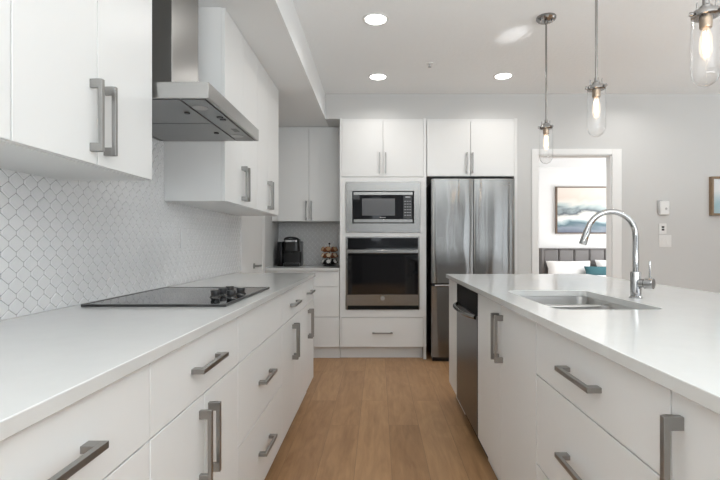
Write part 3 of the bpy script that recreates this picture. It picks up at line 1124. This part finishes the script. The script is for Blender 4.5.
lathe(bm, st, [(0, 0), (0.019, 0), (0.019, 0.018), (0.017, 0.019), (0.017, 0.022), (0.0235, 0.024), (0.0235, 0.052), (0.022, 0.054), (0, 0.054)], 30, ax)
vb = obj('valve_body', bm, 'chrome', t, smooth=True)
c = st + ax * 0.040
bm = BM()
tube(bm, [c + Vector((0, 0, 0.02)), c + Vector((0, 0, 0.092)), c + Vector((0, 0, 0.094))], [0.0042, 0.0036, 0.002], 12)
obj('lever', bm, 'chrome', vb, smooth=True)


# ------------------------------------------------------------------ pendant lamps
def pendant(x, y, label):
    t = thing('pendant_lamp', label, 'pendant lamp', (x, y, 1.697), 'glass pendants over the island')
    zc = 1.945
    bm = BM()
    lathe(bm, (x, y, ZC - 0.0005), [(0, 0), (0.064, 0), (0.064, -0.012), (0.056, -0.022), (0.012, -0.026), (0.010, -0.045), (0, -0.045)], 36)
    cno = obj('canopy', bm, 'lamp_nickel', t, smooth=True)
    for s_ in (-1, 1):
        bm = BM()
        lathe(bm, (x + 0.038 * s_, y - 0.01, ZC - 0.024), [(0, 0), (0.008, 0), (0.009, -0.006), (0.006, -0.012), (0, -0.013)], 14)
        obj('screw_cap', bm, 'chrome', cno, smooth=True)
    bm = BM()
    tube(bm, [(x, y, ZC - 0.04), (x, y, zc + 0.045)], 0.0062, 12)
    obj('rod', bm, 'lamp_nickel', t, smooth=True)
    bm = BM()
    lathe(bm, (x, y, zc), [(0, 0.048), (0.010, 0.048), (0.011, 0.030), (0.019, 0.024), (0.020, 0.008), (0.041, 0.007), (0.043, 0.004),
                           (0.043, -0.010), (0.040, -0.012), (0.022, -0.012), (0.0, -0.012)], 32)
    co = obj('collar', bm, 'lamp_nickel', t, smooth=True)
    for k in range(3):
        an = math.radians(90 + 120 * k + 90)
        ux, uy = math.cos(an), math.sin(an)
        bm = BM()
        lathe(bm, (x + ux * 0.041, y + uy * 0.041, zc - 0.003), [(0, 0), (0.003, 0), (0.003, 0.005), (0.0075, 0.006), (0.0075, 0.013), (0, 0.014)], 14, (ux, uy, 0))
        obj('thumbscrew', bm, 'lamp_nickel', co, smooth=True)
        bm = BM()
        tube(bm, [(x + ux * 0.030, y + uy * 0.030, zc + 0.006), (x + ux * 0.030, y + uy * 0.030, zc + 0.036)], 0.0028, 8)
        obj('post', bm, 'lamp_nickel', co, smooth=True)
    bm = BM()
    lathe(bm, (x, y, zc), [(0, -0.012), (0.0195, -0.0125), (0.0195, -0.045), (0.017, -0.050), (0, -0.050)], 24)
    obj('socket', bm, 'brass', t, smooth=True)
    bm = BM()
    lathe(bm, (x, y, zc - 0.051), [(0.0, 0), (0.010, 0.0), (0.013, -0.012), (0.018, -0.030), (0.0195, -0.055), (0.0185, -0.080), (0.014, -0.094),
                                   (0.006, -0.102), (0, -0.104)], 24)
    bo = obj('bulb', bm, 'bulb_glass', t, smooth=True)
    bm = BM()
    for k in range(5):
        an = 2 * math.pi * k / 5
        an2 = 2 * math.pi * (k + 0.5) / 5
        p0 = (x + 0.007 * math.cos(an), y + 0.007 * math.sin(an), zc - 0.062)
        p1 = (x + 0.009 * math.cos(an2), y + 0.009 * math.sin(an2), zc - 0.130)
        tube(bm, [p0, p1], 0.0009, 6)
    obj('filament', bm, 'filament', bo)
    # clear glass tube with a round bottom
    ro = 0.0425
    prof_o = [(ro - 0.007, -0.0125), (ro, -0.018), (ro + 0.001, -0.10)] + [(ro + 0.001, -0.195)]
    for k in range(1, 9):
        a_ = math.pi / 2 * k / 8
        prof_o.append(((ro + 0.001) * math.cos(a_), -0.195 - 0.052 * math.sin(a_)))
    prof_o[-1] = (0, -0.247)
    prof_i = [(max(0, r - 0.0022) if r > 0 else 0, h + (0.0022 if i >= 4 else 0)) for i, (r, h) in enumerate(prof_o)]
    prof_i[-1] = (0, -0.2448)
    bm = BM()
    lathe(bm, (x, y, zc), prof_o, 40)
    obj('glass_shade', bm, 'clear_glass', t, smooth=True)


pendant(1.126, 3.08, 'farthest of the three clear glass pendants, hanging beside the doorway')
pendant(1.092, 2.30, 'middle glass pendant lamp, hanging above the faucet side of the island')
pendant(1.112, 1.56, 'nearest glass pendant lamp, largest, in the upper right corner')


# ------------------------------------------------------------------ recessed lights, sprinkler
def downlight(x, y, label):
    t = thing('recessed_light', label, 'ceiling light', (x, y, ZC), 'recessed ceiling lights')
    bm = BM()
    lathe(bm, (x, y, ZC - 0.0005), [(0.070, -0.004), (0.074, -0.008), (0.086, -0.006), (0.090, 0.0), (0.070, 0.0), (0.070, -0.004)], 40)
    obj('trim_ring', bm, 'plastic_white', t, smooth=True)
    bm = BM()
    lathe(bm, (x, y, ZC - 0.0008), [(0, 0), (0.0695, 0), (0.0695, -0.005), (0, -0.006)], 40)
    obj('diffuser', bm, 'diffuser', t, smooth=True)


downlight(-0.015, 3.10, 'round recessed ceiling light nearest the camera, top centre')
downlight(0.0, 4.17, 'round recessed ceiling light above the microwave tower')
downlight(1.13, 4.15, 'round recessed ceiling light above the refrigerator')
t = thing('sprinkler_head', 'small white fire sprinkler on the ceiling between the recessed lights', 'sprinkler', (0.434, 3.86, ZC))
bm = BM()
lathe(bm, (0.434, 3.86, ZC - 0.0005), [(0, 0), (0.028, 0), (0.026, -0.006), (0.008, -0.008), (0, -0.008)], 24)
obj('escutcheon', bm, 'plastic_white', t, smooth=True)
bm = BM()
lathe(bm, (0.434, 3.86, ZC - 0.0085), [(0, 0), (0.006, 0), (0.005, -0.022), (0.014, -0.024), (0.014, -0.027), (0, -0.027)], 20)
obj('deflector', bm, 'grey_plastic', t, smooth=True)

# ------------------------------------------------------------------ coffee maker and pods
t = thing('coffee_maker', 'black single serve coffee maker in the back nook', 'coffee maker', (-0.965, 5.08, 0.9155))
X0, X1 = -1.095, -0.845
yb, yf = 5.25, 4.95
z = 0.9185


def slab(bm, x0, x1, y0, y1, z0, z1, r=0.03, top=0.0):
    loft(bm, [ringpts(x0, x1, y0, y1, r, z0), ringpts(x0 + top, x1 - top, y0 + top, y1 - top, r, z1)])


bm = BM()
slab(bm, X0 + 0.035, X1 - 0.002, yf + 0.10, yb, z, z + 0.27, 0.03)
obj('body', bm, 'black_plastic', t, bevel=0.006)
bm = BM()
slab(bm, X0, X0 + 0.062, yf + 0.02, yb - 0.02, z, z + 0.265, 0.02, 0.002)
obj('water_tank', bm, 'black_glass', t, bevel=0.006)
bm = BM()
slab(bm, X0 + 0.066, X1, yf, yf + 0.17, z + 0.155, z + 0.300, 0.045, 0.010)
hd = obj('brew_head', bm, 'black_plastic', t, bevel=0.012)
bm = BM()
pts = []
for k in range(13):
    a_ = math.pi * k / 12
    pts.append(((X0 + X1) / 2 + 0.03 - 0.075 * math.cos(a_), yf + 0.05 - 0.045 * math.sin(a_), z + 0.288 + 0.024 * math.sin(a_)))
tube(bm, pts, 0.010, 12)
obj('lid_handle', bm, 'black_plastic', hd, smooth=True)
bm = BM()
slab(bm, X0 + 0.09, X1 - 0.025, yf - 0.004, yf + 0.02, z + 0.262, z + 0.286, 0.010)
obj('chrome_band', bm, 'chrome', hd, bevel=0.003)
bm = BM()
slab(bm, X0 + 0.072, X1 - 0.004, yf - 0.005, yf + 0.105, z, z + 0.035, 0.03)
dt = obj('drip_tray', bm, 'black_plastic', t, bevel=0.004)
obj('drip_plate', boxbm(X0 + 0.10, X1 - 0.03, yf + 0.01, yf + 0.09, z + 0.0352, z + 0.038), 'steel', dt)
bm = BM()
lathe(bm, (-0.94, yf + 0.05, z + 0.175), [(0, 0), (0.018, 0), (0.012, -0.03), (0, -0.03)], 18)
obj('nozzle', bm, 'black_plastic', hd, smooth=True)

cxp, cyp = -0.535, 5.06
t = thing('pod_carousel', 'black wire carousel holding coffee pods in the back nook', 'pod holder', (cxp, cyp, z))
bm = BM()
lathe(bm, (cxp, cyp, z), [(0, 0), (0.072, 0), (0.072, 0.008), (0.06, 0.012), (0, 0.012)], 32)
obj('base', bm, 'wire_black', t, smooth=True)
bm = BM()
tube(bm, [(cxp, cyp, z + 0.01), (cxp, cyp, z + 0.235)], 0.004, 10)
lathe(bm, (cxp, cyp, z + 0.233), [(0, 0), (0.010, 0.002), (0.012, 0.012), (0.007, 0.020), (0, 0.022)], 16)
obj('pole', bm, 'wire_black', t, smooth=True)
NT, rp = 7, 0.055
for tier in range(3):
    zz = z + 0.045 + tier * 0.068
    bm = BM()
    ring = [(cxp + 0.080 * math.cos(2 * math.pi * k / 32), cyp + 0.080 * math.sin(2 * math.pi * k / 32), zz - 0.026) for k in range(33)]
    tube(bm, ring, 0.0014, 6, cap=False)
    ring = [(cxp + 0.034 * math.cos(2 * math.pi * k / 24), cyp + 0.034 * math.sin(2 * math.pi * k / 24), zz - 0.026) for k in range(25)]
    tube(bm, ring, 0.0014, 6, cap=False)
    for k in range(NT):
        an = 2 * math.pi * (k + 0.5) / NT
        tube(bm, [(cxp, cyp, zz - 0.026), (cxp + 0.080 * math.cos(an), cyp + 0.080 * math.sin(an), zz - 0.026)], 0.0014, 6)
    obj('wire_ring', bm, 'wire_black', t)
kinds = [('pod_black', 'pod_foil_white', 'white lidded black coffee pod in the bottom tier of the carousel', 'pods in the bottom tier'),
         ('pod_copper', 'pod_foil_cream', 'copper brown coffee pod in the middle tier of the carousel', 'pods in the middle tier'),
         ('pod_copper', 'pod_tan', 'tan lidded coffee pod in the top tier of the carousel', 'pods in the top tier')]
for tier, (m1, m2, lb, gr) in enumerate(kinds):
    zz = z + 0.045 + tier * 0.068
    # pod lies with its foil face tilted outwards
    proto = None
    for k in range(NT):
        an = 2 * math.pi * k / NT - math.pi / 2
        if proto is None:
            p = thing('coffee_pod', lb, 'coffee pod', (0, 0, 0), gr)
            bm = BM()
            lathe(bm, (0, 0, 0), [(0, 0), (0.0175, 0.0), (0.0225, 0.040), (0.0255, 0.041), (0.0255, 0.043), (0, 0.043)], 18)
            c1 = obj('cup', bm, m1, p, smooth=True)
            bm = BM()
            lathe(bm, (0, 0, 0.0432), [(0, 0), (0.0235, 0), (0.0235, 0.0005), (0, 0.0005)], 18)
            c2 = obj('foil_lid', bm, m2, p)
            proto = p
        else:
            p = proto.copy()
            COL.objects.link(p)
            for ch in (c1, c2):
                cc = ch.copy()
                COL.objects.link(cc)
                cc.parent = p
        ox, oy = math.cos(an), math.sin(an)
        p.location = (cxp + ox * 0.048, cyp + oy * 0.048, zz - 0.012)
        p.rotation_euler = Vector((ox, oy, 0.55)).to_track_quat('Z', 'Y').to_euler()

# ------------------------------------------------------------------ wall devices and pictures on the right
yw = YB - 0.0005
t = thing('thermostat', 'white wall sensor box above the switches, right of the doorway', 'thermostat', (2.875, yw, 1.45))
obj('housing', boxbm(2.835, 2.93, yw - 0.030, yw, 1.452, 1.592), 'plastic_white', t, bevel=0.008)
obj('back_plate', boxbm(2.820, 2.870, yw - 0.016, yw, 1.470, 1.600), 'grey_plastic', t, bevel=0.004)
bm = BM()
lathe(bm, (2.895, yw - 0.030, 1.515), [(0, 0), (0.012, 0), (0.010, 0.003), (0, 0.004)], 18, (0, -1, 0))
obj('dial', bm, 'grey_plastic', t, smooth=True)
t = thing('fan_timer', 'small white wall plate with two dark keys, above the light switches', 'wall control', (2.875, yw, 1.262))
cv = obj('cover_plate', boxbm(2.838, 2.912, yw - 0.008, yw, 1.262, 1.367), 'plastic_white', t, bevel=0.002)
for zz in (1.322, 1.296):
    obj('button', boxbm(2.862, 2.888, yw - 0.010, yw - 0.0082, zz, zz + 0.018), 'black_plastic', cv)
t = thing('light_switch', 'white double rocker light switch, lowest plate right of the doorway', 'light switch', (2.90, yw, 1.128))
obj('cover_plate', boxbm(2.838, 2.962, yw - 0.007, yw, 1.130, 1.252), 'plastic_white', t, bevel=0.002)
for x in (2.862, 2.908):
    obj('rocker', boxbm(x, x + 0.032, yw - 0.011, yw - 0.0072, 1.157, 1.225), 'plastic_white', t, bevel=0.0015)

t = thing('framed_picture', 'wood framed beach picture on the right wall, cut by the frame edge', 'picture', (3.63, yw, 1.447))
bm = BM()
PX0, PX1, PZ0, PZ1 = 3.345, 3.93, 1.447, 1.838
for a_ in ((PX0, PX0 + 0.022, PZ0, PZ1), (PX1 - 0.022, PX1, PZ0, PZ1), (PX0 + 0.022, PX1 - 0.022, PZ0, PZ0 + 0.022),
           (PX0 + 0.022, PX1 - 0.022, PZ1 - 0.022, PZ1)):
    bx(bm, a_[0], a_[1], yw - 0.04, yw, a_[2], a_[3])
obj('frame', bm, 'frame_wood', t, bevel=0.001)
obj('canvas', boxbm(PX0 + 0.023, PX1 - 0.023, yw - 0.028, yw - 0.002, PZ0 + 0.023, PZ1 - 0.023), 'beach_paint', t)

# ------------------------------------------------------------------ bedroom beyond the doorway
yb2 = 9.149
t = thing('framed_painting', 'wide abstract seascape painting over the bed through the doorway', 'painting', (4.3, yb2, 1.36))
QX0, QX1, QZ0, QZ1 = 3.525, 5.05, 1.362, 2.292
bm = BM()
for a_ in ((QX0, QX0 + 0.025, QZ0, QZ1), (QX1 - 0.025, QX1, QZ0, QZ1), (QX0 + 0.025, QX1 - 0.025, QZ0, QZ0 + 0.02),
           (QX0 + 0.025, QX1 - 0.025, QZ1 - 0.02, QZ1)):
    bx(bm, a_[0], a_[1], yb2 - 0.05, yb2, a_[2], a_[3])
obj('frame', bm, 'dark_frame_wood', t)
obj('canvas', boxbm(QX0 + 0.026, QX1 - 0.026, yb2 - 0.035, yb2 - 0.002, QZ0 + 0.021, QZ1 - 0.021), 'seascape_paint', t)

t = thing('bed', 'bed with grey channelled headboard and white bedding seen through the doorway', 'bed', (4.1, 8.0, 0))
bm = BM()
HX0, HX1 = 3.18, 5.08
n = 6
for k in range(n):
    a0, a1 = HX0 + 0.05 + (HX1 - HX0 - 0.1) * k / n, HX0 + 0.05 + (HX1 - HX0 - 0.1) * (k + 1) / n
    loft(bm, [[(a0 + 0.004, 9.04, 0.3), (a1 - 0.004, 9.04, 0.3), (a1 - 0.004, 9.04, 1.05), (a0 + 0.004, 9.04, 1.05)],
              [(a0 + 0.004, 9.01, 0.3), (a1 - 0.004, 9.01, 0.3), (a1 - 0.004, 9.01, 1.05), (a0 + 0.004, 9.01, 1.05)],
              [(a0 + 0.03, 8.985, 0.33), (a1 - 0.03, 8.985, 0.33), (a1 - 0.03, 8.985, 1.03), (a0 + 0.03, 8.985, 1.03)]])
bx(bm, HX0, HX1, 9.04, 9.14, 0.05, 1.075)
bx(bm, HX0, HX0 + 0.05, 8.93, 9.04, 0.05, 1.075)
bx(bm, HX1 - 0.05, HX1, 8.93, 9.04, 0.05, 1.075)
bx(bm, HX0 + 0.05, HX1 - 0.05, 8.98, 9.04, 1.05, 1.075)
obj('headboard', bm, 'headboard_fabric', t, bevel=0.006)
obj('bed_frame', boxbm(HX0 + 0.10, HX1 - 0.10, 6.95, 8.975, 0.12, 0.30), 'headboard_fabric', t, bevel=0.01)
obj('mattress', boxbm(HX0 + 0.12, HX1 - 0.12, 6.97, 8.96, 0.305, 0.50), 'bed_linen', t, bevel=0.04, seg=4)
bm = BM()
nx, ny = 30, 30
gr = []
for j in range(ny + 1):
    row = []
    for i in range(nx + 1):
        u, v = i / nx, j / ny
        x = HX0 + 0.06 + (HX1 - HX0 - 0.12) * u
        y = 6.90 + 1.62 * v
        ed = min(u, 1 - u, v * 0.9 + 0.0)
        zz = 0.575 + 0.012 * math.sin(9 * u + 4 * v) + 0.010 * math.sin(13 * v - 5 * u)
        if ed < 0.06:
            zz -= 0.30 * (1 - ed / 0.06) ** 0.6
        row.append(bm.verts.new((x, y, zz)))
    gr.append(row)
for j in range(ny):
    for i in range(nx):
        bm.faces.new((gr[j][i], gr[j][i + 1], gr[j + 1][i + 1], gr[j + 1][i]))
dv_ = obj('duvet', bm, 'bed_linen', t, smooth=True)
md = dv_.modifiers.new('thick', 'SOLIDIFY')
md.thickness = 0.06
md.offset = -1
bm = BM()
for x in (HX0 + 0.15, HX1 - 0.15):
    for y in (7.0, 8.9):
        bx(bm, x - 0.03, x + 0.03, y - 0.03, y + 0.03, 0.0005, 0.12)
obj('leg', bm, 'dark_frame_wood', t)


def pillow(name, label, cat, c, w, h, d, lean, mat, group=None, yaw=0):
    bm = BM()
    n = 16
    for sg in (1, -1):
        g = []
        for j in range(n + 1):
            row = []
            for i in range(n + 1):
                u, v = 2 * i / n - 1, 2 * j / n - 1
                th = (max(0, 1 - abs(u) ** 3) * max(0, 1 - abs(v) ** 3)) ** 0.45
                pinch = 1 - 0.07 * (1 - abs(u)) * abs(v) ** 2
                pinch2 = 1 - 0.07 * (1 - abs(v)) * abs(u) ** 2
                row.append(bm.verts.new((u * w / 2 * pinch2, sg * d / 2 * th, v * h / 2 * pinch + h / 2)))
            g.append(row)
        for j in range(n):
            for i in range(n):
                bm.faces.new((g[j][i], g[j][i + 1], g[j + 1][i + 1], g[j + 1][i]))
    bmesh.ops.remove_doubles(bm, verts=bm.verts, dist=1e-5)
    o = obj(name, bm, mat, smooth=True)
    o.location = c
    o.rotation_euler = (-lean, 0, yaw)
    return tag(o, label, cat, group)


pillow('pillow', 'long white pillow at the left of the bed against the grey headboard', 'pillow', (3.68, 8.80, 0.53), 0.86, 0.32, 0.17, 0.35, 'pillow_cotton', 'white bed pillows')
pillow('pillow', 'white pillow behind the teal cushion on the bed', 'pillow', (4.62, 8.80, 0.53), 0.84, 0.34, 0.17, 0.35, 'pillow_cotton', 'white bed pillows')
pillow('cushion', 'teal lumbar cushion in front of the white pillows', 'cushion', (4.20, 8.62, 0.53), 0.62, 0.22, 0.12, 0.35, 'teal_velvet')
